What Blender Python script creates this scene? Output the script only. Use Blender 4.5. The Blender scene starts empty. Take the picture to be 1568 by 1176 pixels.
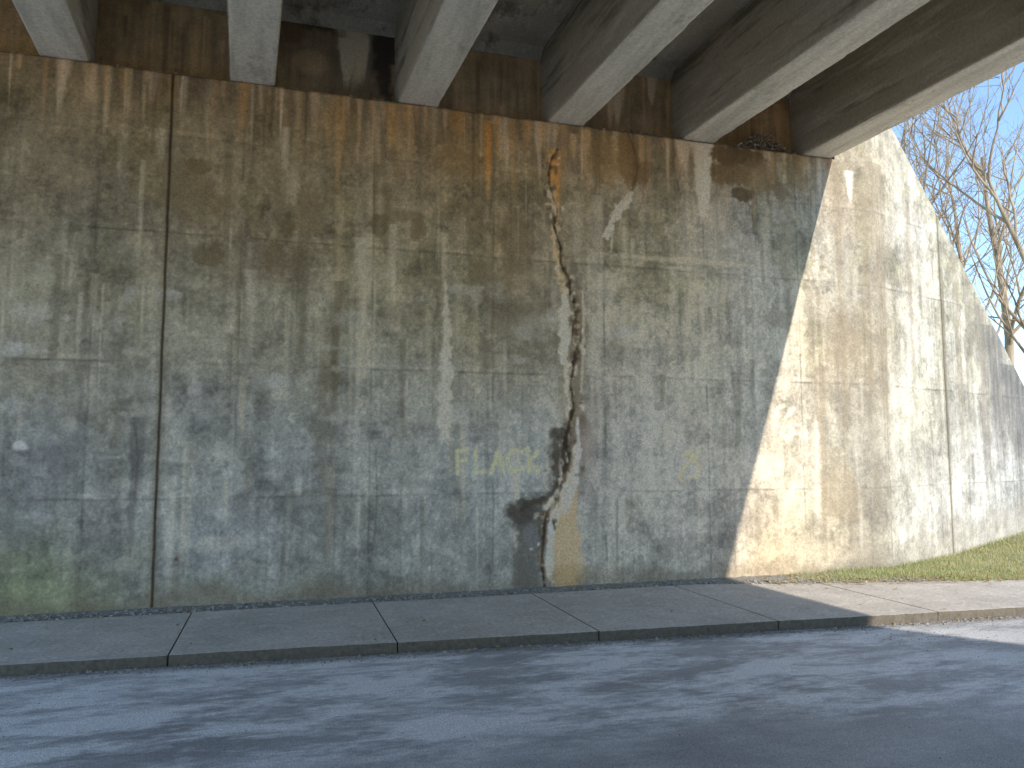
import bpy, bmesh, math, random
import numpy as np
from mathutils import Vector
random.seed(7); rng=np.random.default_rng(7)
scene=bpy.context.scene
# ------------------------------------------------------------------ survey
# metres. x along the abutment wall, y towards it, z=0 sidewalk level.
WALL_Y=8.26; SEAT=5.39; CORNER=7.54; WSL=0.34; WCOS=1/math.sqrt(1+WSL*WSL)
EYE=1.5; YAW=math.radians(16.7); PIT=math.radians(5.1); FPX=1178.0
def ray(px,py):
    X=(px-784)/FPX; Y=(588-py)/FPX
    F=math.cos(PIT)-math.sin(PIT)*Y; U=math.sin(PIT)+math.cos(PIT)*Y
    return (math.sin(YAW)*F+math.cos(YAW)*X, math.cos(YAW)*F-math.sin(YAW)*X, U)
def wp(px,py):
    """measurement on the photo -> (metres along wall, height)"""
    dx,dy,dz=ray(px,py); t=WALL_Y/dy
    if dx*t<=CORNER: return (dx*t, EYE+dz*t)
    t=(WALL_Y-WSL*CORNER)/(dy-WSL*dx)
    return (CORNER+(dx*t-CORNER)/WCOS, EYE+dz*t)
def bp(px,py):
    dx,dy,dz=ray(px,py); t=(WALL_Y+.25)/dy
    return (dx*t,EYE+dz*t)
# ------------------------------------------------------------------ helpers
def sm(e0,e1,x):
    t=np.clip((x-e0)/(e1-e0),0,1); return t*t*(3-2*t)
def vnoise(U,V,cu,cv,seed,octs=4,gain=.5):
    r=np.random.default_rng(seed); out=np.zeros(U.shape,np.float32); a=1;tot=0
    for o in range(octs):
        u=(U/(cu/2**o)); v=(V/(cv/2**o)); u=u-u.min(); v=v-v.min()
        g=r.random((int(v.max())+3,int(u.max())+3)).astype(np.float32)
        iu=u.astype(int); iv=v.astype(int); fu=u-iu; fv=v-iv
        fu=fu*fu*(3-2*fu); fv=fv*fv*(3-2*fv)
        out+=a*((g[iv,iu]*(1-fu)+g[iv,iu+1]*fu)*(1-fv)+(g[iv+1,iu]*(1-fu)+g[iv+1,iu+1]*fu)*fv)
        tot+=a; a*=gain
    return (out/tot-.5)*2
def c3(*c): return np.array(c,np.float32)/255
def lin(c): 
    c=np.clip(c,0,1); return np.where(c<=.04045,c/12.92,((c+.055)/1.055)**2.4)
def softcap(w,cap):
    m=w.max(-1,keepdims=True); return w*np.where(m>cap*.85,(cap*.85+(cap*.15)*np.tanh((m-cap*.85)/(cap*.3)))/np.maximum(m,1e-4),1)
class Canvas:
    def __init__(s,S0,S1,Z0,Z1,conv,seed):
        s.S0,s.S1,s.Z0,s.Z1=S0,S1,Z0,Z1; s.R=.01; s.conv=conv
        s.W=int((S1-S0)/s.R)+1; s.H=int((Z1-Z0)/s.R)+1
        s.S,s.Z=np.meshgrid(S0+np.arange(s.W)*s.R, Z0+np.arange(s.H)*s.R)
        s.S=s.S.astype(np.float32); s.Z=s.Z.astype(np.float32)
        s.wn=vnoise(s.S,s.Z,.07,.07,seed+1,3,.7); s.wm=vnoise(s.S,s.Z,.35,.35,seed+2,5,.6)
        s.st=vnoise(s.S,s.Z,.045,.6,seed+3,3,.6)
        s.img=np.zeros((s.H,s.W,3),np.float32); s.D=np.zeros((s.H,s.W),np.float32)
    def base(s,pts):
        num=np.zeros_like(s.img); den=np.zeros((s.H,s.W),np.float32)
        for px,py,c in pts:
            a,b=s.conv(px,py); w=1/(((s.S-a)**2+(s.Z-b)**2)+.12)**1.6
            num+=w[...,None]*c3(*c); den+=w
        s.img=num/den[...,None]
    def sl(s,a0,a1,b0,b1):
        i0=max(0,int((b0-s.Z0)/s.R)); i1=min(s.H,int((b1-s.Z0)/s.R)+2)
        j0=max(0,int((a0-s.S0)/s.R)); j1=min(s.W,int((a1-s.S0)/s.R)+2)
        if i1<=i0 or j1<=j0: return None
        return (slice(i0,i1),slice(j0,j1))
    def lay(s,q,m,col,al,dep=0):
        m=np.clip(m*al,0,1)[...,None]
        s.img[q]=s.img[q]*(1-m)+c3(*col)*m
    def stroke(s,pts,w,col,al,rag=.5,soft=.5,dep=0,world=False,off=0):
        P=[(p[0],p[1]) if world else s.conv(p[0],p[1]) for p in pts]
        Wd=[w]*len(P) if not hasattr(w,'__len__') else w
        mw=max(Wd)*2+.05
        q=s.sl(min(p[0] for p in P)-mw,max(p[0] for p in P)+mw,min(p[1] for p in P)-mw,max(p[1] for p in P)+mw)
        if q is None: return
        S=s.S[q]+s.wm[q]*off; Z=s.Z[q]; best=np.full(S.shape,9.,np.float32)
        for (xa,za),(xb,zb),w0,w1 in zip(P[:-1],P[1:],Wd[:-1],Wd[1:]):
            L=(xb-xa)**2+(zb-za)**2+1e-9; t=np.clip(((S-xa)*(xb-xa)+(Z-za)*(zb-za))/L,0,1)
            dd=np.hypot(S-xa-t*(xb-xa),Z-za-t*(zb-za))/(w0+t*(w1-w0)); best=np.minimum(best,dd)
        best=best+s.wn[q]*rag
        m=sm(1+soft,1-soft,best)
        if al>0: s.lay(q,m,col,al)
        if dep: s.D[q]-=m*dep
    def drip(s,px,y0,y1,wpx,col,a,taper=.7):
        a0,z0=s.conv(px,y0); a1,z1=s.conv(px,y1); a2,_=s.conv(px+wpx,y0); w=abs(a2-a0)/2+.004
        s.dripw(a0,z0,z1,w,col,a,taper)
    def dripw(s,a0,z0,z1,w,col,a,taper=.7):
        q=s.sl(a0-w*3,a0+w*3,z1-.1,z0+.02)
        if q is None: return
        S,Z=s.S[q],s.Z[q]; t=np.clip((z0-Z)/(z0-z1+1e-6),0,1.2)
        ww=w*(1-taper*t)*(1+.35*s.wm[q]); d=np.abs(S-a0+s.wm[q]*w*.3)/np.maximum(ww,.003)
        m=sm(1.6,.5,d)*sm(1.15,.55,t+s.wn[q]*.15)*np.clip(.8+.7*s.st[q],0,1)*(Z<z0+.005)
        s.lay(q,m,col,a)
    def blob(s,px,py,rx,ry,col,a,soft=.25,rag=.5,dep=0):
        a0,b0=s.conv(px,py); a1,_=s.conv(px+rx,py); _,b1=s.conv(px,py-ry)
        rx=abs(a1-a0);ry=abs(b1-b0)
        q=s.sl(a0-rx*2.2,a0+rx*2.2,b0-ry*2.2,b0+ry*2.2)
        if q is None: return
        d=np.hypot((s.S[q]-a0)/rx,(s.Z[q]-b0)/ry)+s.wm[q]*rag+s.wn[q]*rag*.6
        m=sm(1+soft,1-soft,d)
        if a>0: s.lay(q,m,col,a)
        if dep: s.D[q]-=m*dep
    def samp(s,A,S,Z):
        i=np.clip((Z-s.Z0)/s.R,0,s.H-1.001); j=np.clip((S-s.S0)/s.R,0,s.W-1.001)
        i0=i.astype(int); j0=j.astype(int); fi=i-i0; fj=j-j0
        if A.ndim==3: fi=fi[...,None]; fj=fj[...,None]
        return (A[i0,j0]*(1-fi)+A[i0+1,j0]*fi)*(1-fj)+(A[i0,j0+1]*(1-fi)+A[i0+1,j0+1]*fi)*fj

# ------------------------------------------------------------------ paint wall stains
C=Canvas(-9,14.9,-.5,7.2,wp,100)
C.base([(20,120,(112,97,66)),(20,260,(112,98,68)),(200,130,(118,100,66)),(120,400,(110,102,78)),(60,520,(122,115,92)),(180,600,(118,113,95)),
 (60,720,(112,112,104)),(150,820,(120,118,106)),(60,900,(112,116,82)),(330,160,(120,104,72)),(330,280,(116,101,72)),(400,380,(124,110,80)),
 (300,500,(124,118,94)),(430,500,(132,125,100)),(300,650,(124,123,110)),(430,700,(126,126,115)),(300,850,(126,128,118)),(450,860,(126,126,114)),
 (480,180,(134,114,74)),(600,230,(132,113,76)),(560,330,(128,114,84)),(640,420,(132,122,94)),(700,500,(138,128,100)),(600,600,(136,132,112)),
 (600,700,(136,135,120)),(700,780,(136,137,124)),(600,860,(128,129,116)),(740,860,(132,132,118)),(720,210,(132,106,62)),(760,330,(124,106,74)),(800,430,(124,110,82)),
 (800,560,(132,124,100)),(800,680,(138,136,120)),(760,740,(138,138,126)),(900,220,(130,108,70)),(920,330,(138,124,94)),(930,450,(148,137,110)),
 (960,560,(148,140,116)),(960,680,(144,138,120)),(960,800,(142,138,120)),(1040,230,(136,118,86)),(1040,330,(144,134,108)),(1050,450,(150,140,112)),(1050,600,(152,145,122)),
 (1050,780,(142,138,120)),(1150,350,(142,134,112)),(1150,500,(150,142,118)),(1150,650,(148,142,122)),(1100,830,(144,140,122)),
 (1240,400,(152,142,114)),(1200,700,(160,150,120)),(1180,850,(158,146,112)),(1300,300,(140,122,88)),(1310,550,(138,122,90)),(1300,800,(132,120,92)),
 (1400,350,(158,146,114)),(1400,600,(160,150,120)),(1400,800,(162,152,124)),(1480,550,(150,140,112)),(1500,750,(158,150,126)),(1550,620,(118,110,92)),(1560,750,(140,134,114))])
S,Z=C.S,C.Z
gm=C.img.mean(-1,keepdims=True); ds=(.18+.10*sm(3.2,4.8,Z))[...,None]
C.img=C.img*(1-ds)+gm*ds
big=vnoise(S,Z,1.1,1.3,11,5,.6); mid=vnoise(S,Z,.42,.5,12,5,.6); sml=vnoise(S,Z,.12,.14,13,4,.7)
v1=vnoise(S,Z,.10,2.2,14,3,.6); v2=vnoise(S,Z,.32,3.5,15,4,.55); v3=vnoise(S,Z,.03,.9,16,2)
gr=vnoise(S,Z,.03,.03,17,2)
k=1+.05*big+.07*mid+.12*sml+.08*v1+.07*v2+.04*v3+.09*gr
up=sm(1.2,4.2,Z)
th=mid*.55+v2*.5+sml*.3
k-=.13*sm(.09,.15,th)*(.35+.75*up)
k+=.09*sm(-.14,-.20,th)
th2=vnoise(S,Z,.7,.45,21,7,.68)
k-=.09*sm(.13,.18,th2); k+=.08*sm(-.17,-.22,th2)
th3=vnoise(S,Z,.16,.22,22,5,.7)
k+=.11*sm(.18,.26,th3)*(1-up*.4); k-=.10*sm(-.18,-.26,th3)
C.img*=k[...,None]
C.img[...,2]*=(1-.03*big-.05*sm(.08,.2,th)*up)
# form panels
r=np.random.default_rng(3)
pi=np.floor((S+1.79)/1.35).astype(int)+12; pj=np.digitize(Z,[1.05,2.39,3.71,4.98])
tone=r.normal(0,.02,(60,8)); C.img*=(1+tone[pi,pj])[...,None]
C.D+=(r.normal(0,.0012,(60,8)))[pi,pj]
pk=np.floor((S+1.79)/.335).astype(int)+60; C.img*=(1+r.normal(0,.018,(200,8)))[pk,pj][...,None]
inten=vnoise(S,Z,.45,.45,31,4,.6)
for kx in range(-8,14):
    s0=-1.79+1.35*kx
    if s0<-8.8 or s0>14.4: continue
    q=C.sl(s0-.06,s0+.06,-.5,7.1); 
    d=np.abs(S[q]-s0+.012*C.wm[q]); m=sm(.016,.003,d)*np.clip(.4+1.6*inten[q],.0,1)
    C.img[q]*=(1-.23*m)[...,None]; C.D[q]-=.0008*sm(.014,.004,d)
    m2=sm(.05,.01,np.abs(S[q]-s0-.03))*np.clip(.3+1.2*inten[q],0,1); C.img[q]*=(1+.06*m2)[...,None]
    for f in (.335,.67,1.0):
        q=C.sl(s0+f-.03,s0+f+.03,-.5,7.1)
        if q is None: continue
        d=np.abs(S[q]-s0-f+.008*C.wm[q]); m=sm(.012,.003,d)*np.clip(.1+1.4*inten[q],0,.8); C.img[q]*=(1-.15*m)[...,None]
for z0,st in ((1.05,.20),(2.39,.30),(3.71,.24),(4.72,.14)):
    q=C.sl(-9,14.9,z0-.06,z0+.06); d=np.abs(Z[q]-z0+.014*C.wm[q]); m=sm(.016,.003,d)*np.clip(.5+1.6*inten[q],.0,1)
    C.img[q]*=(1-st*m)[...,None]; C.D[q]-=.0008*sm(.014,.004,d)
    m2=sm(.05,.01,np.abs(Z[q]-z0-.03))*np.clip(.4+inten[q],0,1); C.img[q]*=(1+.09*m2)[...,None]
# top brown band and random drips from the seat
q=C.sl(-9,6.9,3.6,5.5); m=sm(4.7,5.5,Z[q]+.4*v1[q]+.5*C.wm[q]); C.lay(q,m,(104,90,68),.30)
r=random.Random(5)
for i in range(230):
    a=r.uniform(-5,6.9); w=r.uniform(.012,.06); L=r.uniform(.15,.85)*(1.5 if r.random()<.15 else 1)
    col=r.choice([(162,132,92),(148,120,84),(174,156,124),(78,69,54),(90,80,63),(196,182,156)])
    C.dripw(a,SEAT,SEAT-L,w,col,r.uniform(.3,.65))
for i in range(340):
    a=r.uniform(-5,12.5); z=r.uniform(.8,5.0); w=r.uniform(.008,.06); L=r.uniform(.3,1.6)
    col=r.choice([(178,168,142),(170,160,132),(92,86,68),(98,92,76),(106,96,74),(184,176,154)])
    C.dripw(a,z,max(.05,z-L),w,col,r.uniform(.2,.5),.5)
for px,y0,y1,w,c,a in [(265,104,175,14,(176,134,80),.6),(375,120,200,16,(166,126,74),.5),(190,97,150,22,(170,138,88),.45),(30,80,110,10,(190,162,110),.5),(520,140,300,16,(170,134,86),.5),
  (505,150,260,10,(160,124,76),.4),(548,150,240,12,(168,128,76),.4),(600,160,240,20,(178,134,76),.55),(622,160,215,10,(160,118,68),.4),
  (747,185,305,18,(188,132,66),.8),(760,180,240,10,(176,128,70),.5),(782,182,240,10,(168,124,72),.5),(805,186,235,12,(176,132,76),.5),(700,170,215,30,(170,122,66),.4),(828,186,225,10,(170,136,84),.5),
  (852,228,330,22,(190,134,66),.8),(895,200,270,16,(188,162,116),.6),(940,210,260,16,(184,160,116),.6),(878,205,250,12,(192,168,122),.6),
  (1076,214,350,26,(222,212,190),.95),(1082,214,300,14,(236,228,208),.95),(1046,214,265,22,(202,190,164),.7),(1300,262,312,12,(225,218,198),.9),
  (1225,240,300,16,(150,112,66),.5),(1265,236,262,14,(120,72,46),.6),(1245,238,300,12,(96,82,58),.5),
  (555,365,600,22,(168,159,132),.55),(540,400,700,8,(164,154,128),.3),(520,300,480,14,(158,142,106),.4),
  (515,430,690,18,(100,90,68),.6),(513,500,640,10,(84,78,62),.45),(505,700,900,26,(100,96,82),.55),(592,280,420,14,(96,82,58),.45),(576,250,420,10,(92,80,56),.45),
  (210,640,830,20,(84,82,76),.7),(205,700,900,10,(90,86,78),.45),(125,560,640,14,(92,86,72),.45),(350,250,520,12,(92,82,60),.45),(430,260,420,16,(98,86,62),.45),
  (755,190,560,8,(92,80,58),.5),(745,520,900,8,(100,94,80),.35),(700,420,640,10,(160,150,120),.3),(612,640,700,10,(160,156,130),.4),
  (1100,300,860,8,(120,112,90),.35),(915,300,880,14,(182,173,150),.5),(905,380,700,10,(176,167,144),.45),(960,350,560,30,(160,150,124),.35),
  (1200,270,560,22,(128,118,94),.4),(1280,250,860,14,(112,99,74),.5),(1340,250,860,16,(110,96,72),.6),(1322,300,800,10,(112,98,74),.5),(1255,560,860,16,(116,102,78),.5),
  (1385,260,820,8,(120,106,82),.4),(1438,370,850,6,(90,81,64),.5),(1460,380,850,10,(120,107,84),.4),(1500,470,800,18,(104,95,80),.6),(1520,500,700,26,(84,79,70),.75),(1550,560,760,26,(80,77,70),.75),(1480,430,600,12,(110,99,80),.4),(1567,590,800,16,(84,81,75),.6),
  (30,560,760,14,(140,134,116),.3),(60,420,520,40,(146,138,110),.3),(45,470,540,20,(158,150,124),.35)]:
    C.drip(px,y0,y1,w,c,a)
q=C.sl(6.7,7.6,-.2,7); m=sm(6.75,7.0,S[q]+.12*C.wm[q])*sm(7.6,7.5,S[q])*np.clip(.6+.9*mid[q],0,1); C.lay(q,m,(128,117,96),.4)
C.stroke([(682,430),(684,500),(684,560)],[.012,.04,.045],(194,184,158),.75,1.1,.6)
C.stroke([(684,545),(683,610),(680,668)],[.05,.06,.045],(208,198,174),.75,1.5,.5)
C.stroke([(560,368),(556,470),(558,570)],[.08,.07,.05],(170,160,134),.45,1.1,.6)
for b in [(1130,240,40,16,(74,60,38),.75),(1120,265,30,18,(84,68,44),.7),(1135,296,16,10,(70,58,40),.8),(1160,270,40,24,(108,90,62),.6),(1195,292,14,16,(92,82,62),.6),
   (1170,205,40,16,(96,70,42),.6),(965,250,16,34,(108,84,52),.65),(985,270,14,22,(92,72,46),.6),(925,250,26,40,(124,100,62),.5),(1215,268,20,26,(96,84,58),.5),
   (290,290,45,50,(100,86,60),.5),(320,395,24,20,(86,74,52),.6),(305,255,20,14,(88,74,50),.55),(440,345,12,18,(86,74,52),.65),(470,330,26,30,(104,90,64),.5),(425,400,20,34,(94,82,60),.55),(455,398,10,22,(94,80,58),.5),
   (580,345,12,14,(86,74,52),.6),(640,350,12,16,(94,80,56),.55),(620,330,30,10,(96,82,58),.4),(790,380,30,50,(104,88,62),.45),(740,420,18,30,(96,84,60),.5),(800,510,36,40,(106,96,76),.4),(745,540,18,30,(100,90,70),.5),(700,250,40,20,(112,92,60),.4),
   (490,660,18,60,(100,94,78),.45),(480,760,40,12,(96,92,80),.45),(505,575,14,20,(94,84,64),.45),(30,430,40,50,(132,126,100),.35),(20,800,40,40,(98,98,92),.35),(100,690,50,30,(100,100,94),.3),
   (1060,400,100,5,(172,162,134),.5),(1195,490,22,14,(116,106,86),.5),(1222,480,10,50,(180,168,138),.5),(1290,520,26,40,(116,103,80),.45),(1285,745,30,50,(122,108,82),.45),(1240,850,60,30,(168,152,122),.35)]:
    C.blob(*b[:4],b[4],b[5],.25,.8)
r=random.Random(9)
for i in range(150):
    px=r.uniform(0,1000);py=r.uniform(420,880)
    C.blob(px,py,r.uniform(4,26),r.uniform(3,14),r.choice([(162,158,144),(164,158,140),(158,155,146)]),r.uniform(.15,.45),.4,1.3)
for b in [(28,682,13,6,(198,194,180),.7),(457,738,8,13,(182,180,166),.5),(340,785,8,8,(178,176,162),.45),(270,855,4,4,(90,50,36),.8),(103,488,6,6,(172,166,144),.5),(232,560,8,8,(170,164,142),.4),(245,590,6,10,(166,160,138),.4)]:
    C.blob(*b[:4],b[4],b[5],.4,1.2)
for i in range(600):
    a=r.uniform(-3.4,12);z=r.uniform(.05,5.3);w=r.uniform(.004,.010)
    C.stroke([(a,z),(a+.001,z)],w,(70,62,48),.4,.3,.4,.002,world=True)
q=C.sl(-9,-1.2,-.4,1.1); m=sm(.75,.1,Z[q]+.5*C.wm[q]+.2*sml[q])*np.clip(.65+.9*mid[q],0,1); C.lay(q,m,(108,113,80),.42)
q=C.sl(-1.1,1.2,-.4,.6); m=sm(.35,.05,Z[q]+.3*C.wm[q]); C.lay(q,m,(114,116,88),.25)
q=C.sl(-9,7.6,-.4,.5); m=sm(.22,.03,Z[q]+.22*C.wm[q]+.06*sml[q]); C.lay(q,m,(92,84,68),.45)
q=C.sl(7,14,-.4,1.0); m=sm(.45,.15,Z[q]-.1*(S[q]-7.5)+.3*C.wm[q]); C.lay(q,m,(124,113,92),.35)
C.stroke([(205,640),(212,700),(206,760)],.006,(70,66,58),.6,.5,.4,.002)
C.stroke([(575,690),(578,760),(572,830)],.005,(80,74,62),.6,.5,.4,.002)
C.stroke([(962,205),(974,235),(976,262),(968,292),(948,315),(935,330)],[.008,.012,.010,.012,.010,.005],(80,66,46),.8,.8,.5,.006)
C.stroke([(985,262),(985,300),(975,330)],.01,(100,82,58),.4,.7,.5)
C.stroke([(968,296),(950,318),(938,340),(930,365)],[.025,.045,.04,.02],(226,216,194),.9,1.6,.5)
C.stroke([(940,330),(924,362)],[.03,.02],(218,208,186),.8,1.3,.5)
C.stroke([(938,345),(936,385)],[.02,.01],(206,198,174),.5,1.2,.5)
# main crack: seep stains first
C.stroke([(852,230),(850,330),(868,420),(880,520),(874,600),(880,660),(868,740),(840,800)],[.10,.09,.10,.13,.11,.17,.15,.1],(114,100,76),.45,1.0,.7)
C.stroke([(882,440),(890,500),(888,560),(884,640)],[.04,.06,.06,.08],(94,82,62),.5,1.4,.6)
C.blob(822,806,46,44,(78,76,66),.85,.2,.5); C.blob(808,852,24,60,(86,84,74),.8,.25,.5); C.blob(800,786,20,20,(66,62,52),.8); C.blob(798,888,16,28,(92,88,76),.7)
C.blob(812,822,14,22,(106,108,104),.6,.3,.7)
C.stroke([(798,780),(812,770),(840,765),(856,735),(852,700)],[.035,.03,.035,.045,.045],(60,55,44),.8,1.2,.4)
C.blob(866,690,26,36,(84,75,62),.75); C.blob(858,664,18,12,(62,56,46),.8); C.blob(893,655,10,18,(90,80,66),.65); C.blob(852,690,8,20,(66,60,50),.6)
C.blob(892,680,18,30,(140,122,108),.5,.5); C.stroke([(915,590),(905,640),(900,760)],[.05,.06,.05],(146,136,120),.4,.8,.6)
C.blob(866,830,25,66,(184,160,118),.85,.25,.3); C.blob(872,765,14,32,(182,158,120),.8,.25,.3); C.blob(865,880,28,18,(140,118,80),.6,.3,.4)
C.blob(843,792,10,26,(204,196,178),.8,.3,.9); C.blob(845,735,6,14,(104,100,92),.5,.3,.5); C.blob(842,850,8,38,(228,218,194),.9,.3,.9)
C.blob(870,738,11,34,(226,214,190),.9,.3,1.1,.003); C.blob(881,700,8,26,(220,206,182),.8,.3,1.1); C.blob(861,715,5,18,(196,182,158),.55,.3,1.1)
C.stroke([(864,445),(865,480),(864,518),(862,556)],[.022,.065,.06,.025],(236,224,196),.97,1.2,.35)
C.stroke([(868,560),(869,600),(874,640)],[.024,.028,.034],(212,198,168),.75,1.6,.5)
C.stroke([(892,450),(894,520),(890,600)],[.012,.02,.014],(188,176,148),.5,1.6,.5)
C.stroke([(848,345),(856,400),(864,445)],[.035,.045,.035],(202,178,134),.8,1.3,.5)
C.stroke([(850,235),(846,262),(852,330)],[.05,.065,.035],(196,144,78),.8,.9,.5)
crack=[(854,228),(848,240),(840,262),(842,290),(851,318),(849,345),(860,378),(859,402),(872,430),(874,452),(883,478),(878,505),(884,535),(878,560),(875,590),(880,620),(874,648),(867,672),(871,700),(865,725),(856,752),(843,775),(834,803),(831,850),(834,898)]
cw=[.005,.010,.012,.007,.005,.008,.010,.010,.020,.017,.022,.018,.022,.017,.012,.014,.016,.026,.028,.024,.020,.018,.020,.010,.012]
C.stroke(crack,[w*2.1 for w in cw],(92,78,58),.55,1.8,.6,.003,off=.03)
C.stroke(crack,cw,(50,42,32),.88,1.8,.45,.014,off=.03)
C.stroke([(884,640),(887,690),(882,740),(871,775)],[.012,.020,.026,.012],(232,222,202),.85,1.8,.5)
C.stroke([(866,670),(862,700),(872,722)],[.012,.02,.012],(58,50,42),.8,1.3,.5,.01)
C.stroke([(842,800),(848,822),(840,838)],[.016,.026,.014],(236,228,212),.9,1.6,.5)
C.stroke([(846,790),(850,810)],[.010,.012],(62,60,58),.8,1.3,.5,.006)
for i in range(240):
    t=r.uniform(0,len(crack)-1.01); i0=int(t); f=t-i0
    px=crack[i0][0]*(1-f)+crack[i0+1][0]*f+r.gauss(0,10 if i0>15 else 6); py=crack[i0][1]*(1-f)+crack[i0+1][1]*f
    C.blob(px,py,r.uniform(1.2,4.5),r.uniform(2,8),r.choice([(90,78,56),(206,192,162),(120,104,78),(66,56,42),(76,64,46),(220,208,182)]),r.uniform(.3,.75),.35,1.2)
# graffiti (faded spray)
g=(206,199,150)
def G(p,a=.72,w=.02): C.stroke(p,w,g,a,.9,.7)
G([(716,688),(700,690),(701,726)]);G([(701,706),(713,705)])
G([(728,688),(729,723),(744,722)]);G([(752,724),(762,690),(772,722)]);G([(756,710),(769,709)])
G([(799,692),(786,688),(778,700),(779,716),(790,722),(802,716)]);G([(808,686),(810,722)],.8);G([(825,690),(811,706),(824,722)],.8)
g=(198,184,128)
G([(1046,698),(1056,690),(1060,700),(1050,712),(1040,732),(1046,738)],.55);G([(1070,690),(1062,704),(1070,712),(1068,728),(1058,730)],.45)
g=(205,198,160)
G([(1188,652),(1190,625),(1200,622)],.5);G([(1215,625),(1203,640),(1196,662),(1204,676),(1216,664),(1210,650),(1198,658)],.5)
# expansion joints
for s0,w in ((-1.15,.009),(CORNER+1.75,.007)):
    q=C.sl(s0-.12,s0+.12,-.5,7.1); d=np.abs(S[q]-s0+.004*C.wm[q])
    C.lay(q,sm(.07,.01,d+.02*C.wn[q]),(92,84,64),.35); C.lay(q,sm(w+.006,w-.003,d),(50,42,32),.9); C.D[q]-=.02*sm(w+.004,w-.004,d)
C.D+=.0025*vnoise(S,Z,.6,.6,41,4)+.0011*gr
C.img=np.clip(C.img,.02,.95)
wl=lin(C.img)
# light balance put into the colour: shaded wall lifted and warmed, sunlit wall darker
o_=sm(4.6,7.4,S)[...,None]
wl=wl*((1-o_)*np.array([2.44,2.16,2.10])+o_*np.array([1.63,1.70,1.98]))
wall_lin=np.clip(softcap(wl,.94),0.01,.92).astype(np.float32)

# ------------------------------------------------------------------ material helpers
def mat(name):
    m=bpy.data.materials.new(name); m.use_nodes=True; nt=m.node_tree; b=nt.nodes['Principled BSDF']
    b.inputs['Specular IOR Level'].default_value=.3; b.inputs['Roughness'].default_value=.9
    return m,nt,b
def N(nt,t,**kw):
    n=nt.nodes.new(t)
    for k_,v in kw.items():
        if k_ in n.inputs: n.inputs[k_].default_value=v
        else: setattr(n,k_,v)
    return n
def noise(nt,vec,scale,detail=6,rough=.6,stretch=None):
    if stretch:
        mp=N(nt,'ShaderNodeMapping'); mp.inputs['Scale'].default_value=stretch; nt.links.new(vec,mp.inputs['Vector']); vec=mp.outputs[0]
    n=nt.nodes.new('ShaderNodeTexNoise'); n.inputs['Scale'].default_value=scale; n.inputs['Detail'].default_value=min(detail,4); n.inputs['Roughness'].default_value=rough
    nt.links.new(vec,n.inputs['Vector']); return n.outputs['Fac']
def ramp(nt,f,stops):
    n=nt.nodes.new('ShaderNodeValToRGB'); e=n.color_ramp.elements
    while len(e)<len(stops): e.new(.5)
    for i,(p,c) in enumerate(stops):
        e[i].position=p; e[i].color=(c,c,c,1) if not hasattr(c,'__len__') else (*c,1)
    nt.links.new(f,n.inputs[0]); return n.outputs[0]
def mix(nt,f,a,b,mode='MIX'):
    n=nt.nodes.new('ShaderNodeMix'); n.data_type='RGBA'; n.blend_type=mode
    for s_,v in ((0,f),(6,a),(7,b)):
        if hasattr(v,'links'): nt.links.new(v,n.inputs[s_])
        else: n.inputs[s_].default_value=v if s_==0 else (*v,1)
    return n.outputs[2]
def bump(nt,b,h,st,dist=.01):
    n=nt.nodes.new('ShaderNodeBump'); n.inputs['Strength'].default_value=st; n.inputs['Distance'].default_value=dist
    nt.links.new(h,n.inputs['Height']); nt.links.new(n.outputs[0],b.inputs['Normal'])
def coords(nt): return nt.nodes.new('ShaderNodeTexCoord').outputs['Object']
def mathn(nt,op,a,b_=0):
    n=nt.nodes.new('ShaderNodeMath'); n.operation=op
    for i,v in enumerate((a,b_)):
        if hasattr(v,'links'): nt.links.new(v,n.inputs[i])
        else: n.inputs[i].default_value=v
    return n.outputs[0]
def normz(nt):
    g=nt.nodes.new('ShaderNodeNewGeometry'); sp=nt.nodes.new('ShaderNodeSeparateXYZ'); nt.links.new(g.outputs['True Normal'],sp.inputs[0]); return sp.outputs[2]

m_wall,nt,b=mat('stained_concrete'); at=N(nt,'ShaderNodeVertexColor'); at.layer_name='Col'; co=coords(nt)
f=noise(nt,co,45,4,.7); f2=noise(nt,co,200,2,.6)
col=mix(nt,1,at.outputs[0],ramp(nt,f,[(.3,.76),(.7,1.24)]),'MULTIPLY'); col=mix(nt,1,col,ramp(nt,f2,[(.3,.84),(.7,1.16)]),'MULTIPLY')
nt.links.new(col,b.inputs['Base Color']); bump(nt,b,f,.35,.008)

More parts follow.
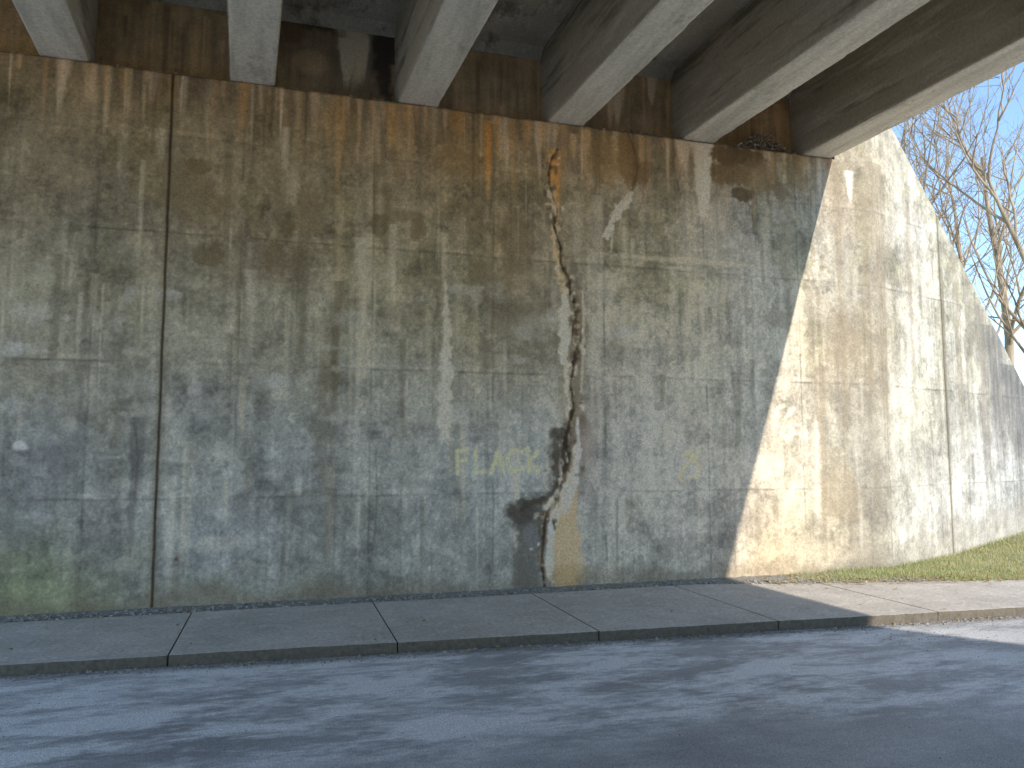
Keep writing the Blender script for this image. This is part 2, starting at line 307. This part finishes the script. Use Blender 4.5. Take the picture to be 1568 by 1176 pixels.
def concrete(name,base,dark,light,stretch=(1,1,1),sc=1.0,lightdown=None,bst=.4,darkside=None,spots=.8,grain=.26):
    m,nt,b=mat(name); co=coords(nt)
    big=noise(nt,co,.9*sc,4,.65,stretch); fine=noise(nt,co,30,5,.7); st=noise(nt,co,5*sc,4,.65,stretch)
    c=mix(nt,ramp(nt,big,[(.38,0),(.62,1)]),dark,base); c=mix(nt,ramp(nt,st,[(.52,0),(.68,.8)]),c,light)
    if spots: c=mix(nt,ramp(nt,noise(nt,co,2.3*sc,4,.7,stretch),[(.54,0),(.64,spots)]),c,tuple(x*.5 for x in dark))
    if lightdown:  # bounce light from the ground put into the colour of down-facing faces
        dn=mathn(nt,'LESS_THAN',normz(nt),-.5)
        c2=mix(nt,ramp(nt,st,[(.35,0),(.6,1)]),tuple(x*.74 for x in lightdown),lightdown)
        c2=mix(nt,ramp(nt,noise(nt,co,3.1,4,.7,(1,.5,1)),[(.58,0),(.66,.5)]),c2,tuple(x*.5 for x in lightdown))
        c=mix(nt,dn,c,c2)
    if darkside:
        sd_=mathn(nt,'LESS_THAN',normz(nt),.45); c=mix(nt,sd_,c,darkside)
    c=mix(nt,1,c,ramp(nt,fine,[(.3,1-grain*1.2),(.7,1+grain)]),'MULTIPLY')
    nt.links.new(c,b.inputs['Base Color']); bump(nt,b,fine,bst,.015)
    return m
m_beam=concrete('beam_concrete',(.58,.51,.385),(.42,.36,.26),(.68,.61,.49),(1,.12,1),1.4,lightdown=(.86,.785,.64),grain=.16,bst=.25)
m_deck=concrete('deck_concrete',(.58,.51,.40),(.38,.33,.25),(.68,.63,.54),(1,.5,1),1.2,grain=.18)
m_plain=concrete('plain_concrete',(.76,.71,.61),(.68,.63,.53),(.80,.76,.68),spots=0,grain=.12)
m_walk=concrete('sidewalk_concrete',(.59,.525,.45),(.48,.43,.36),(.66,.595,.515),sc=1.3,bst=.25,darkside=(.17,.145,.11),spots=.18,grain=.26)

# ------------------------------------------------------------------ mesh helpers
def link(o,parent=None):
    scene.collection.objects.link(o)
    if parent: o.parent=parent
    return o
def mesh(name,v,f,m=None,parent=None,smooth=False):
    me=bpy.data.meshes.new(name); me.from_pydata([tuple(x) for x in v],[],f); me.update()
    if m: me.materials.append(m)
    if smooth: me.polygons.foreach_set('use_smooth',[True]*len(me.polygons))
    return link(bpy.data.objects.new(name,me),parent)
def gridmesh(name,P,col,m,parent=None,flip=False):
    H,W,_=P.shape; me=bpy.data.meshes.new(name); nv=H*W; nf=(H-1)*(W-1)
    me.vertices.add(nv); me.vertices.foreach_set('co',P.astype(np.float32).ravel())
    idx=np.arange(nv).reshape(H,W); q=np.stack([idx[:-1,:-1],idx[:-1,1:],idx[1:,1:],idx[1:,:-1]],-1).reshape(-1,4)
    if flip: q=q[:,::-1]
    me.loops.add(nf*4); me.loops.foreach_set('vertex_index',q.ravel().astype(np.int32))
    me.polygons.add(nf); me.polygons.foreach_set('loop_start',np.arange(0,nf*4,4,dtype=np.int32))
    try: me.polygons.foreach_set('loop_total',np.full(nf,4,np.int32))
    except Exception: pass
    me.polygons.foreach_set('use_smooth',np.ones(nf,bool))
    me.update(calc_edges=True)
    if col is not None:
        ca=me.color_attributes.new('Col','FLOAT_COLOR','POINT'); a=np.ones((nv,4),np.float32); a[:,:3]=col.reshape(-1,3); ca.data.foreach_set('color',a.ravel())
    me.materials.append(m); me.validate()
    return link(bpy.data.objects.new(name,me),parent)
def box(name,x0,x1,y0,y1,z0,z1,m,parent=None,bev=0,sk=0):
    # sk: plan skew of the bridge (x shifts as y moves away from the abutment)
    v=[(x+sk*(WALL_Y-y),y,z) for z in (z0,z1) for y in (y0,y1) for x in (x0,x1)]
    f=[(0,2,3,1),(4,5,7,6),(0,1,5,4),(2,6,7,3),(0,4,6,2),(1,3,7,5)]
    o=mesh(name,v,f,m,parent)
    if bev: md=o.modifiers.new('b','BEVEL'); md.width=bev; md.segments=2
    return o
# ------------------------------------------------------------------ abutment wall + wing wall
XL=-4.7
def wtop(x): return 6.04-.945*(x-8.08)
ss=np.concatenate([np.arange(XL,-3.6,.05),np.arange(-3.6,6.96,.011)]); zz=np.arange(-.3,SEAT+.001,.011); zz[-1]=SEAT
Sg,Zg=np.meshgrid(ss,zz); D=C.samp(C.D,Sg,Zg)
edge=sm(SEAT-.03,SEAT,Zg)*(.012+.02*np.clip(C.samp(C.wm,Sg,Zg),0,1)); D=D-edge
Zt=Zg.copy(); Zt[-1]-=.02*np.clip(C.samp(C.wm,Sg,Zg)[-1],0,1)
P=np.stack([Sg,WALL_Y-D,Zt],-1); P[-1,:,1]+=.01
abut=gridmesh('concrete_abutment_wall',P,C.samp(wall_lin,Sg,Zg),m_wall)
box('bearing_seat',XL,6.94,WALL_Y+.035,WALL_Y+.9,-.4,SEAT-.012,m_plain,abut)
v=[]
for x,y,t in ((XL-.002,WALL_Y,6.5),(XL-5.5,WALL_Y+3,1.6)):
    v+=[(x,y,-.3),(x,y,t),(x+.15,y+.35,t),(x+.15,y+.35,-.3)]
mesh('far_wing',v,[(0,1,5,4),(1,2,6,5),(2,3,7,6),(0,3,2,1),(4,5,6,7)],m_plain,abut)
ss=np.concatenate([np.arange(6.948,CORNER,.012),np.arange(CORNER,14.3,.014)])
xs=np.where(ss<=CORNER,ss,CORNER+(ss-CORNER)*WCOS); ys=np.where(ss<=CORNER,WALL_Y,WALL_Y+(xs-CORNER)*WSL)
tops=np.minimum(wtop(xs),6.62); vv=np.linspace(0,1,520)
Sg=np.repeat(ss[None],520,0); Zg=-.3+vv[:,None]*(tops+.3)[None]
D=C.samp(C.D,Sg,Zg); nx=np.where(ss<=CORNER,0,WSL*WCOS); ny=np.where(ss<=CORNER,-1,-WCOS)
P=np.stack([xs[None]+D*nx[None],ys[None]+D*ny[None],Zg],-1)
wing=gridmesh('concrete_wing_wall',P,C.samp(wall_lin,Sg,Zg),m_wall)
v=[];f=[]
for i in range(0,len(ss),10):
    x,y,t=xs[i],ys[i],tops[i]; ox,oy=(-.34*.35*WCOS,.35*WCOS) if ss[i]>CORNER else (0,.35)
    v+=[(x,y,t),(x+ox,y+oy,t),(x+ox,y+oy,-.3)]
n=len(v)//3
for i in range(n-1):
    a=i*3; f+=[(a,a+3,a+4,a+1),(a+1,a+4,a+5,a+2)]
f.append((0,1,2))
mesh('wing_top_and_back',v,f,m_plain,wing)
# ------------------------------------------------------------------ backwall
B=Canvas(-8,7,5.3,6.6,bp,300)
B.base([(250,60,(92,79,57)),(180,60,(86,73,53)),(30,50,(100,84,58)),(480,70,(70,61,48)),(560,80,(62,57,48)),(460,110,(86,77,60)),(760,130,(92,81,63)),(740,100,(88,77,59)),(960,160,(84,73,56)),(1000,140,(96,83,63)),(1160,180,(92,76,54)),(1120,190,(84,71,51))])
b1=vnoise(B.S,B.Z,.4,.3,5,5,.6); b2=vnoise(B.S,B.Z,.06,.8,6,3,.6)
B.img*=(1+.22*b1+.2*b2+.1*B.wn)[...,None]
for b_ in [(590,70,22,70,(30,26,22),.85),(500,30,60,22,(36,30,24),.7),(450,40,20,30,(60,46,32),.6),(610,120,10,30,(40,34,28),.7),(480,95,30,20,(130,112,80),.3)]: B.blob(*b_[:4],b_[4],b_[5])
r=random.Random(4)
for i in range(110): B.dripw(r.uniform(-4.6,6.6),r.uniform(5.9,6.36),r.uniform(5.3,5.8),r.uniform(.01,.05),r.choice([(52,43,32),(120,102,74),(112,99,78),(60,51,40)]),r.uniform(.2,.55),.4)
for d_ in [(545,45,138,44,(156,148,124),.85),(532,60,135,18,(190,182,160),.9),(556,60,130,16,(176,168,144),.85),(605,100,150,14,(120,112,92),.6),(945,130,190,18,(166,156,132),.8),(998,118,160,12,(190,180,154),.85),(935,150,200,10,(150,140,116),.6),(700,90,160,14,(120,106,78),.5),(1190,160,220,14,(120,96,66),.5),(300,40,100,18,(108,91,64),.5),(220,30,95,18,(108,91,64),.4)]: B.drip(*d_)
bl=np.clip(softcap(lin(B.img)*np.array([5.3,4.8,4.6]),.92),.005,.9).astype(np.float32)
Sg,Zg=np.meshgrid(np.arange(XL,6.95,.015),np.arange(5.35,6.40,.015))
Dd=.004*B.samp(B.wm,Sg,Zg); P=np.stack([Sg,WALL_Y+.25-Dd,Zg],-1)
# ------------------------------------------------------------------ bridge
bridge=bpy.data.objects.new('concrete_overpass_bridge',None); link(bridge)
gridmesh('backwall',P,B.samp(bl,Sg,Zg),m_wall,bridge)
OPP=-4.0; SK=.045; DEP=.97
beams_x=[6.70-1.77*i for i in range(7)]
for bi,bx in enumerate(beams_x):
    L0=WALL_Y+.245; L1=OPP-.25; n=int((L0-L1)/.05); v=[];f=[]
    rr=random.Random(bi); w=.23; ch=.022; cl=[0,0]
    for i in range(n+1):
        y=L0+(L1-L0)*i/n; cx=bx+SK*(WALL_Y-y)
        for k_ in range(2):
            cl[k_]=cl[k_]*.6+abs(rr.gauss(0,.004)) if rr.random()<.8 else cl[k_]+rr.uniform(0,.018)*(rr.random()<.3)
        c0=ch+cl[0]; c1=ch+cl[1]; zb=SEAT+.002
        v+=[(cx-w-.012,y,SEAT+DEP+.002),(cx-w-.002,y,SEAT+.5),(cx-w,y,zb+c0),(cx-w+c0*.35,y,zb+c0*.35),(cx-w+c0,y,zb),(cx,y,zb+rr.uniform(0,.002)),(cx+w-c1,y,zb),(cx+w-c1*.35,y,zb+c1*.35),(cx+w,y,zb+c1),(cx+w+.002,y,SEAT+.5),(cx+w+.012,y,SEAT+DEP+.002)]
    for i in range(n):
        for j in range(10):
            a=i*11+j; f.append((a,a+11,a+12,a+1))
    f.append(tuple(range(11)))
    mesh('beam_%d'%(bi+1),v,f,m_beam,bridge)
DX0=beams_x[-1]-.3
zd=SEAT+DEP
box('deck_slab',DX0,7.14,OPP-.25,WALL_Y-.004,zd+.012,zd+.22,m_deck,bridge,sk=SK)
box('deck_end',XL,6.93,WALL_Y-.002,WALL_Y+.9,zd+.010,zd+.22,m_deck,bridge)
box('parapet',6.90,7.13,OPP-.25,WALL_Y-.01,zd+.223,zd+1.05,m_plain,bridge,.02,sk=SK)
box('parapet_far',DX0+.005,DX0+.25,OPP-.25,WALL_Y-.01,zd+.223,zd+1.05,m_plain,bridge,.02,sk=SK)
for i in range(len(beams_x)-1):
    x0=beams_x[i+1]+.242; x1=beams_x[i]-.242; y=WALL_Y+.247
    mesh('haunch_%d'%(i+1),[(x0,y,zd-.10),(x1,y,zd-.10),(x1-.0,y-.12,zd+.011),(x0,y-.12,zd+.011)],[(0,1,2,3)],m_deck,bridge)
# ------------------------------------------------------------------ opposite abutment
opp=bpy.data.objects.new('opposite_abutment_wall',None); link(opp)
box('wall',DX0-.3,7.0,OPP-.6,OPP,-.4,SEAT,m_plain,opp)
box('backwall',DX0-.3,7.0,OPP-.9,OPP-.26,SEAT+.002,zd+.22,m_plain,opp)
def opw(x): return OPP-.34*max(0,x-7.54)
def opt(x): return 5.93-.9*(x-7.57)
v=[];f=[]
for x in np.linspace(7.002,13.6,12):
    t=min(opt(x),6.3)
    y=opw(x); v+=[(x,y,-.3),(x,y,t),(x-.1,y-.35,t),(x-.1,y-.35,-.3)]
for i in range(11):
    for j in range(3): a=i*4+j; f.append((a,a+4,a+5,a+1))
f+=[(0,1,2,3),(44,47,46,45)]
mesh('wing',v,f,m_plain,opp)
# ------------------------------------------------------------------ ground / road
m_grass,nt,b=mat('grass_soil'); co=coords(nt); f=noise(nt,co,.8,5,.65); f2=noise(nt,co,25,5,.7)
c=mix(nt,ramp(nt,f,[(.35,0),(.65,1)]),(.22,.19,.09),(.38,.31,.20)); c=mix(nt,1,c,ramp(nt,f2,[(.3,.6),(.7,1.3)]),'MULTIPLY'); nt.links.new(c,b.inputs['Base Color'])
mesh('ground',[(-400,-400,-.17),(400,-400,-.17),(400,400,-.17),(-400,400,-.17)],[(0,1,2,3)],m_grass)
m_road,nt,b=mat('asphalt'); co=coords(nt)
fine=noise(nt,co,150,3,.7); agg=N(nt,'ShaderNodeTexVoronoi',Scale=120.0); nt.links.new(co,agg.inputs['Vector'])
bigs=noise(nt,co,.55,4,.6,(.5,1.1,1)); mids=noise(nt,co,1.8,4,.75,(.65,1.2,1))
c=mix(nt,ramp(nt,bigs,[(.36,0),(.64,1)]),(.34,.322,.315),(.50,.48,.47))
c=mix(nt,ramp(nt,mids,[(.44,0),(.66,.55)]),c,(.64,.62,.60))
sx=N(nt,'ShaderNodeSeparateXYZ'); nt.links.new(co,sx.inputs[0])
yy=mathn(nt,'ADD',sx.outputs[1],mathn(nt,'MULTIPLY',sx.outputs[0],.06))
wob=noise(nt,co,1.0,4,.65,(.5,1.6,1))
band=ramp(nt,mathn(nt,'ADD',mathn(nt,'SUBTRACT',yy,4.3),mathn(nt,'MULTIPLY',wob,1.6)),[(.35,0),(1.0,1)])
saltn=ramp(nt,noise(nt,co,1.6,4,.8,(.6,1.6,1)),[(.42,0),(.56,1)])
c=mix(nt,mathn(nt,'MULTIPLY',mathn(nt,'MULTIPLY',band,saltn),.95),c,(.92,.885,.85))
edg=ramp(nt,mathn(nt,'SUBTRACT',yy,5.62),[(.5,0),(.66,1)])
c=mix(nt,mathn(nt,'MULTIPLY',edg,.6),c,(.22,.195,.165))
outx=ramp(nt,mathn(nt,'MULTIPLY',sx.outputs[0],.1),[(.48,0),(.62,1)])
c=mix(nt,mathn(nt,'MULTIPLY',outx,.45),c,(.28,.265,.25))
c=mix(nt,1,c,ramp(nt,fine,[(.3,.5),(.7,1.5)]),'MULTIPLY'); c=mix(nt,1,c,ramp(nt,agg.outputs['Distance'],[(.0,1.25),(.6,.8)]),'MULTIPLY')
nt.links.new(c,b.inputs['Base Color']); b.inputs['Roughness'].default_value=.65; b.inputs['Specular IOR Level'].default_value=.4
bump(nt,b,fine,.5,.008)
ROAD=-.085
mesh('asphalt_road',[(-200,-2.4,ROAD),(200,-2.4,ROAD),(200,6.7,ROAD),(-200,6.7,ROAD)],[(0,1,2,3)],m_road)
# ------------------------------------------------------------------ sidewalk
walk=bpy.data.objects.new('concrete_sidewalk',None); link(walk)
def cy(x): return 6.32-.06*x if x<5.2 else 6.008-.05*(x-5.2)
def fy(x):
    return float(np.interp(x,[-50,4.6,6.3,8.5,12,60],[7.98,7.98,7.56,7.18,6.95,6.9]))
js=[-.76+1.69*i for i in range(-24,26)]
for i in range(len(js)-1):
    x0,x1=js[i]+.004,js[i+1]-.004; n=14; rr=random.Random(i+50); dz=rr.uniform(-.003,.003); tl=rr.uniform(-.003,.003)
    bm=bmesh.new(); top=[]
    for k_ in range(n+1):
        x=x0+(x1-x0)*k_/n; top.append((x,cy(x)+rr.uniform(-.009,.009),dz+tl*k_/n))
    for k_ in range(n,-1,-1):
        x=x0+(x1-x0)*k_/n; top.append((x,fy(x),dz+tl*k_/n))
    vs=[bm.verts.new(p) for p in top]; vb=[bm.verts.new((p[0],p[1],-.2)) for p in top]
    bm.faces.new(vs[::1]); 
    for k_ in range(len(vs)):
        a=(k_+1)%len(vs); bm.faces.new((vs[k_],vb[k_],vb[a],vs[a]))
    bmesh.ops.recalc_face_normals(bm,faces=bm.faces)
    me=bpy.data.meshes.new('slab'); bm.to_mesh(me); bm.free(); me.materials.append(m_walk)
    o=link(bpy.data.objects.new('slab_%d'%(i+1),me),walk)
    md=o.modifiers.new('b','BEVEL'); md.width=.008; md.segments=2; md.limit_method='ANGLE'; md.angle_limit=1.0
box('sidewalk_opposite',-40,40,-3.98,-2.25,-.2,0,m_walk,walk,.01)
m_dirt,nt,b=mat('dirt'); co=coords(nt); f=noise(nt,co,60,5,.75); f0=noise(nt,co,3,5,.6)
c=mix(nt,ramp(nt,f,[(.35,0),(.65,1)]),(.20,.18,.15),(.46,.43,.38)); c=mix(nt,ramp(nt,f0,[(.4,0),(.6,.6)]),c,(.30,.27,.21)); nt.links.new(c,b.inputs['Base Color']); bump(nt,b,f,.8,.02)
v=[];f=[];xs_=np.arange(-20,8.2,.1)
for i,x in enumerate(xs_):
    for t in np.linspace(0,1,5):
        y=fy(x)-.02+(WALL_Y+.03-fy(x)+.02)*t; v.append((x,y,-.012+.022*t+random.uniform(-.004,.006)))
for i in range(len(xs_)-1):
    for j in range(4): a=i*5+j; f.append((a,a+5,a+6,a+1))
mesh('dirt_strip',v,f,m_dirt,smooth=True)
def rocks(name,pts,m):
    V=[];F=[]
    ico=bmesh.new(); bmesh.ops.create_icosphere(ico,subdivisions=1,radius=1); iv=[v.co.copy() for v in ico.verts]; fi=[[v.index for v in f.verts] for f in ico.faces]; ico.free()
    for (x,y,z,s_) in pts:
        o=len(V); a=random.uniform(0,6.28); sx_,sy_,sz_=s_*random.uniform(.7,1.4),s_*random.uniform(.7,1.2),s_*random.uniform(.4,.8)
        for p in iv:
            j=random.uniform(.75,1.15); X=p.x*sx_*j;Y=p.y*sy_*j
            V.append((x+X*math.cos(a)-Y*math.sin(a),y+X*math.sin(a)+Y*math.cos(a),z+p.z*sz_*j))
        F+=[[q_+o for q_ in t] for t in fi]
    return mesh(name,V,F,m)
m_stone=concrete('stones',(.42,.40,.35),(.25,.225,.19),(.6,.58,.54),sc=14)
pts=[]
for i in range(2600):
    x=random.uniform(-4.5,7.6); t=random.random()**1.3; y=WALL_Y-.02-t*(WALL_Y-fy(x)-.0); pts.append((x,y,.004,random.choice([.005,.007,.009,.012,.018]) if random.random()<.9 else .025))
for i in range(350):
    x=random.uniform(-4.5,6); pts.append((x,random.uniform(cy(x)+.05,fy(x)),.003,random.choice([.003,.004,.006])))
rocks('gravel',pts,m_stone)
pts=[]
for i in range(3200):
    x=random.uniform(-4.5,10); y=cy(x)-abs(random.gauss(0,.07))-.008; pts.append((x,y,ROAD+.002,random.choice([.003,.005,.007,.010]) if random.random()<.94 else .018))
for i in range(500):
    x=random.uniform(-4,11); y=random.uniform(2.5,6); pts.append((x,y,ROAD+.001,random.choice([.003,.004,.006])))
for i in range(900):
    x=random.uniform(4.9,11); y=cy(x)-random.random()**1.5*.9; pts.append((x,y,ROAD+.001,random.choice([.004,.006,.008])))
rocks('gravel',pts,m_stone)
pts=[]
for i in range(1300):
    x=random.gauss(5.85,.26); 
    if 5.25<x<6.4: pts.append((x,WALL_Y+random.uniform(.02,.2),SEAT+random.uniform(0,.26)*math.exp(-((x-5.9)/.3)**2),random.choice([.006,.009,.013,.02])))
for i in range(200): pts.append((random.gauss(4.15,.18) ,WALL_Y+random.uniform(.02,.2),SEAT+random.uniform(0,.05),random.choice([.008,.014,.02])))
for i in range(350): pts.append((random.uniform(-3.5,6.3),WALL_Y+random.uniform(.005,.1),SEAT,random.choice([.008,.012,.018])))
m_deb=concrete('debris',(.50,.39,.26),(.32,.24,.16),(.62,.54,.42),sc=14)
rocks('debris_pile',pts,m_deb)
# ------------------------------------------------------------------ verge + embankment
def yw(x): return WALL_Y+WSL*(min(x,14.2)-CORNER) if x>CORNER else WALL_Y
def hb(x): return float(np.interp(x,[5.5,7.6,9.2,11.65,14,30],[.0,.01,.05,.25,.4,.5]))
def vz(x,t): return -.012+ (hb(x)+.012)*t**1.3+.018*math.sin(x*5+t*3)*t*(1-t)
v=[];f=[];xv=np.concatenate([np.arange(5.5,16,.15),np.arange(16,60,2)])
for x in xv:
    for t in np.linspace(0,1,13): v.append((x,fy(x)-.03+(yw(x)+.12-fy(x)+.03)*t,vz(x,t)+.006))
for i in range(len(xv)-1):
    for j in range(12): a=i*13+j; f.append((a,a+13,a+14,a+1))
mesh('grass_verge',v,f,m_grass,smooth=True)
def ez(x,y):
    r_=min(6.35,wtop(x)-.4) if x>6.9 else 6.35
    l_=6.35-.7*max(0,-5-x)
    return max(.35,min(r_,l_))
v=[];f=[];xe=np.concatenate([np.arange(-30,6.95,1.5),[6.96],np.arange(7.3,16,.4),np.arange(16,90,4)])
for x in xe:
    for t in np.linspace(0,1,20):
        y0=(yw(x)+.3 if x>6.95 else WALL_Y+.95+max(0,-4.7-x)*.6); y=y0+(100-y0)*t**2; v.append((x,y,ez(x,y)+(.15*math.sin(x*.7+y*.5) if x>15 else 0)))
for i in range(len(xe)-1):
    for j in range(19): a=i*20+j; f.append((a,a+20,a+21,a+1))
mesh('grass_embankment',v,f,m_grass,smooth=True)
m_blade,nt,b=mat('grass_blades'); oi=coords(nt); f=noise(nt,oi,2.5,4,.6); f2=noise(nt,oi,60,2,.5)
c=mix(nt,ramp(nt,f,[(.4,0),(.62,1)]),(.27,.35,.10),(.46,.46,.19)); c=mix(nt,ramp(nt,f2,[(.48,0),(.60,.85)]),c,(.56,.50,.30)); nt.links.new(c,b.inputs['Base Color']); b.inputs['Roughness'].default_value=.6
V=[];F=[]
for i in range(52000):
    x=random.uniform(5.8,14.5); t=random.random()
    if x<6.6 and random.random()>(x-5.8)/.8*.5: continue
    y=fy(x)-.05+(yw(x)+.0-fy(x)+.05)*t
    if x<7.6 and t<.3: continue
    z=vz(x,t); h=random.uniform(.02,.055)*(1.5 if t>.96 else 1); a=random.uniform(0,6.28); w=.0028; lx,ly=random.gauss(0,.018),random.gauss(0,.018)
    o=len(V); V+=[(x-w*math.cos(a),y-w*math.sin(a),z),(x+w*math.cos(a),y+w*math.sin(a),z),(x+lx,y+ly,z+h)]; F.append((o,o+1,o+2))
mesh('grass',V,F,m_blade)
m_leaf,nt,b=mat('dry_leaf'); oi=coords(nt); c=mix(nt,ramp(nt,noise(nt,oi,9,3,.5),[(.4,0),(.6,1)]),(.30,.18,.08),(.50,.38,.20)); nt.links.new(c,b.inputs['Base Color'])
V=[];F=[]
for i in range(800):
    u=random.random()
    if u<.7: x=random.uniform(5.4,9.5); t=random.random()**1.5; y=fy(x)-.15+t*.7; z=.012
    elif u<.88: x=random.uniform(-3,10); y=cy(x)-abs(random.gauss(0,.07))-.02; z=ROAD+.01
    elif u<.93: x=random.uniform(-3,9); y=random.uniform(cy(x),fy(x)); z=.008
    else: x=random.uniform(-3,9); y=WALL_Y-random.uniform(.03,.25); z=.02
    s_=random.uniform(.010,.026); a=random.uniform(0,6.28); o=len(V)
    for k_ in range(5):
        an=a+k_*1.2566; rad=s_*(1.3 if k_==0 else random.uniform(.5,.9)); V.append((x+rad*math.cos(an),y+rad*math.sin(an),z+random.uniform(0,.012)))
    F.append(tuple(range(o,o+5)))
mesh('fallen_leaves',V,F,m_leaf)
# ------------------------------------------------------------------ bare trees
m_bark,nt,b=mat('bark'); co=coords(nt); f=noise(nt,co,3,4,.7,(1,1,.2)); c=mix(nt,ramp(nt,f,[(.35,0),(.65,1)]),(.22,.16,.10),(.48,.38,.26)); nt.links.new(c,b.inputs['Base Color'])
def tree(name,loc,height,seed,multi=1):
    r=random.Random(seed); V=[];F=[]
    def tube(pts,rad,ns):
        o=len(V)
        for i,p in enumerate(pts):
            d=(pts[min(i+1,len(pts)-1)]-pts[max(i-1,0)]).normalized(); a=d.orthogonal().normalized(); c_=d.cross(a)
            for k_ in range(ns):
                an=6.2832*k_/ns; V.append(p+(a*math.cos(an)+c_*math.sin(an))*rad[i])
        for i in range(len(pts)-1):
            for k_ in range(ns): F.append((o+i*ns+k_,o+i*ns+(k_+1)%ns,o+(i+1)*ns+(k_+1)%ns,o+(i+1)*ns+k_))
    def grow(p,d,L,rad,dep):
        n=[9,7,5,4,3][dep]; pts=[p.copy()]; rs=[rad]; dd=d.copy(); wob=[.07,.11,.14,.17,.2][dep]
        for i in range(n):
            dd=(dd+Vector((r.gauss(0,wob),r.gauss(0,wob),r.gauss(0,wob*.6)+[.03,.11,.10,.08,.05][dep]))).normalized()
            pts.append(pts[-1]+dd*L/n); rs.append(rad*(1-(i+1)/n*.75))
        tube(pts,rs,[8,6,4,3,3][dep])
        if dep>=4: return
        nc=[9,5,4,2][dep]
        for k_ in range(nc):
            t=r.uniform([.22,.2,.2,.15][dep],1); i=min(int(t*n),n-1); f_=t*n-i; q_=pts[i].lerp(pts[i+1],f_); ax=(pts[i+1]-pts[i]).normalized()
            sd=Vector((r.gauss(0,1),r.gauss(0,1),r.gauss(0,.35))); sd=(sd-ax*sd.dot(ax)).normalized(); sp=r.uniform(.45,.85)
            nd=(ax*math.cos(sp)+sd*math.sin(sp)).normalized()
            rr_=max((rs[i]*(1-f_)+rs[i+1]*f_)*r.uniform(.45,.65),[.05,.030,.015,.009][dep])
            grow(q_,nd,L*r.uniform(.40,.64)*(1.15-.5*t if dep==0 else 1),rr_,dep+1)
    for k_ in range(multi):
        a=r.uniform(0,6.28); grow(Vector((r.gauss(0,.3)*(multi>1),r.gauss(0,.3)*(multi>1),-.4)),Vector((.22*math.cos(a)*(multi>1),.22*math.sin(a)*(multi>1),1)).normalized(),height*r.uniform(.85,1),height*.015/ (1.2 if multi>1 else 1),0)
    o=mesh(name,V,F,m_bark,smooth=True); o.location=loc; return o
for i,(x,y,h,mu) in enumerate([(24.4,23.6,17,2),(24.3,18.6,12.5,1),(31,25.5,17,1),(30,29.5,17,2)]):
    tree('bare_tree',(x,y,ez(x,y)),h,60+i,mu)
V=[];F=[];r=random.Random(77)
for i in range(6000):
    a=r.uniform(.2,1.45); R=r.uniform(85,120); x=R*math.sin(a); y=R*math.cos(a); z=r.uniform(0,1)**1.3*(5+2*math.sin(a*19)+1.5*math.sin(a*47)); 
    s_=r.uniform(.5,1.6); dx,dy,dz=r.gauss(0,.4)*s_,r.gauss(0,.4)*s_,s_; w=.035; o=len(V)
    V+=[(x-w,y,z),(x+w,y,z),(x+dx,y+dy,z+dz)]; F.append((o,o+1,o+2))
    o=len(V); V+=[(x,y-w*3,z),(x,y+w*3,z+.1),(x-dx,y+dy,z+dz*.7)]; F.append((o,o+1,o+2))
mesh('distant_trees',V,F,m_bark)
# ------------------------------------------------------------------ light
sd=Vector((-.40,1.68,-1.0)); el=math.asin(1/sd.length); az=math.atan2(.40,-1.68)
L=bpy.data.lights.new('sun','SUN'); L.energy=5.0; L.angle=math.radians(.5); L.color=(1,.94,.86)
lo=link(bpy.data.objects.new('sun',L)); lo.rotation_euler=sd.to_track_quat('-Z','Y').to_euler()
w=bpy.data.worlds.new('World'); scene.world=w; w.use_nodes=True; nt=w.node_tree
sk=nt.nodes.new('ShaderNodeTexSky'); sk.sky_type='NISHITA'; sk.sun_disc=False; sk.sun_elevation=el; sk.sun_rotation=az; sk.air_density=1.0; sk.dust_density=0.0; sk.ozone_density=2.8
nt.links.new(sk.outputs[0],nt.nodes['Background'].inputs[0]); nt.nodes['Background'].inputs[1].default_value=.34
cam=bpy.data.cameras.new('camera'); cam.sensor_width=36; cam.lens=FPX/1568*36; cam.clip_end=2000
co_=link(bpy.data.objects.new('camera',cam)); co_.location=(0,0,EYE); co_.rotation_euler=(math.pi/2+PIT,0,-YAW); scene.camera=co_
scene.view_settings.view_transform='Standard'; scene.view_settings.look='None'; scene.view_settings.exposure=0
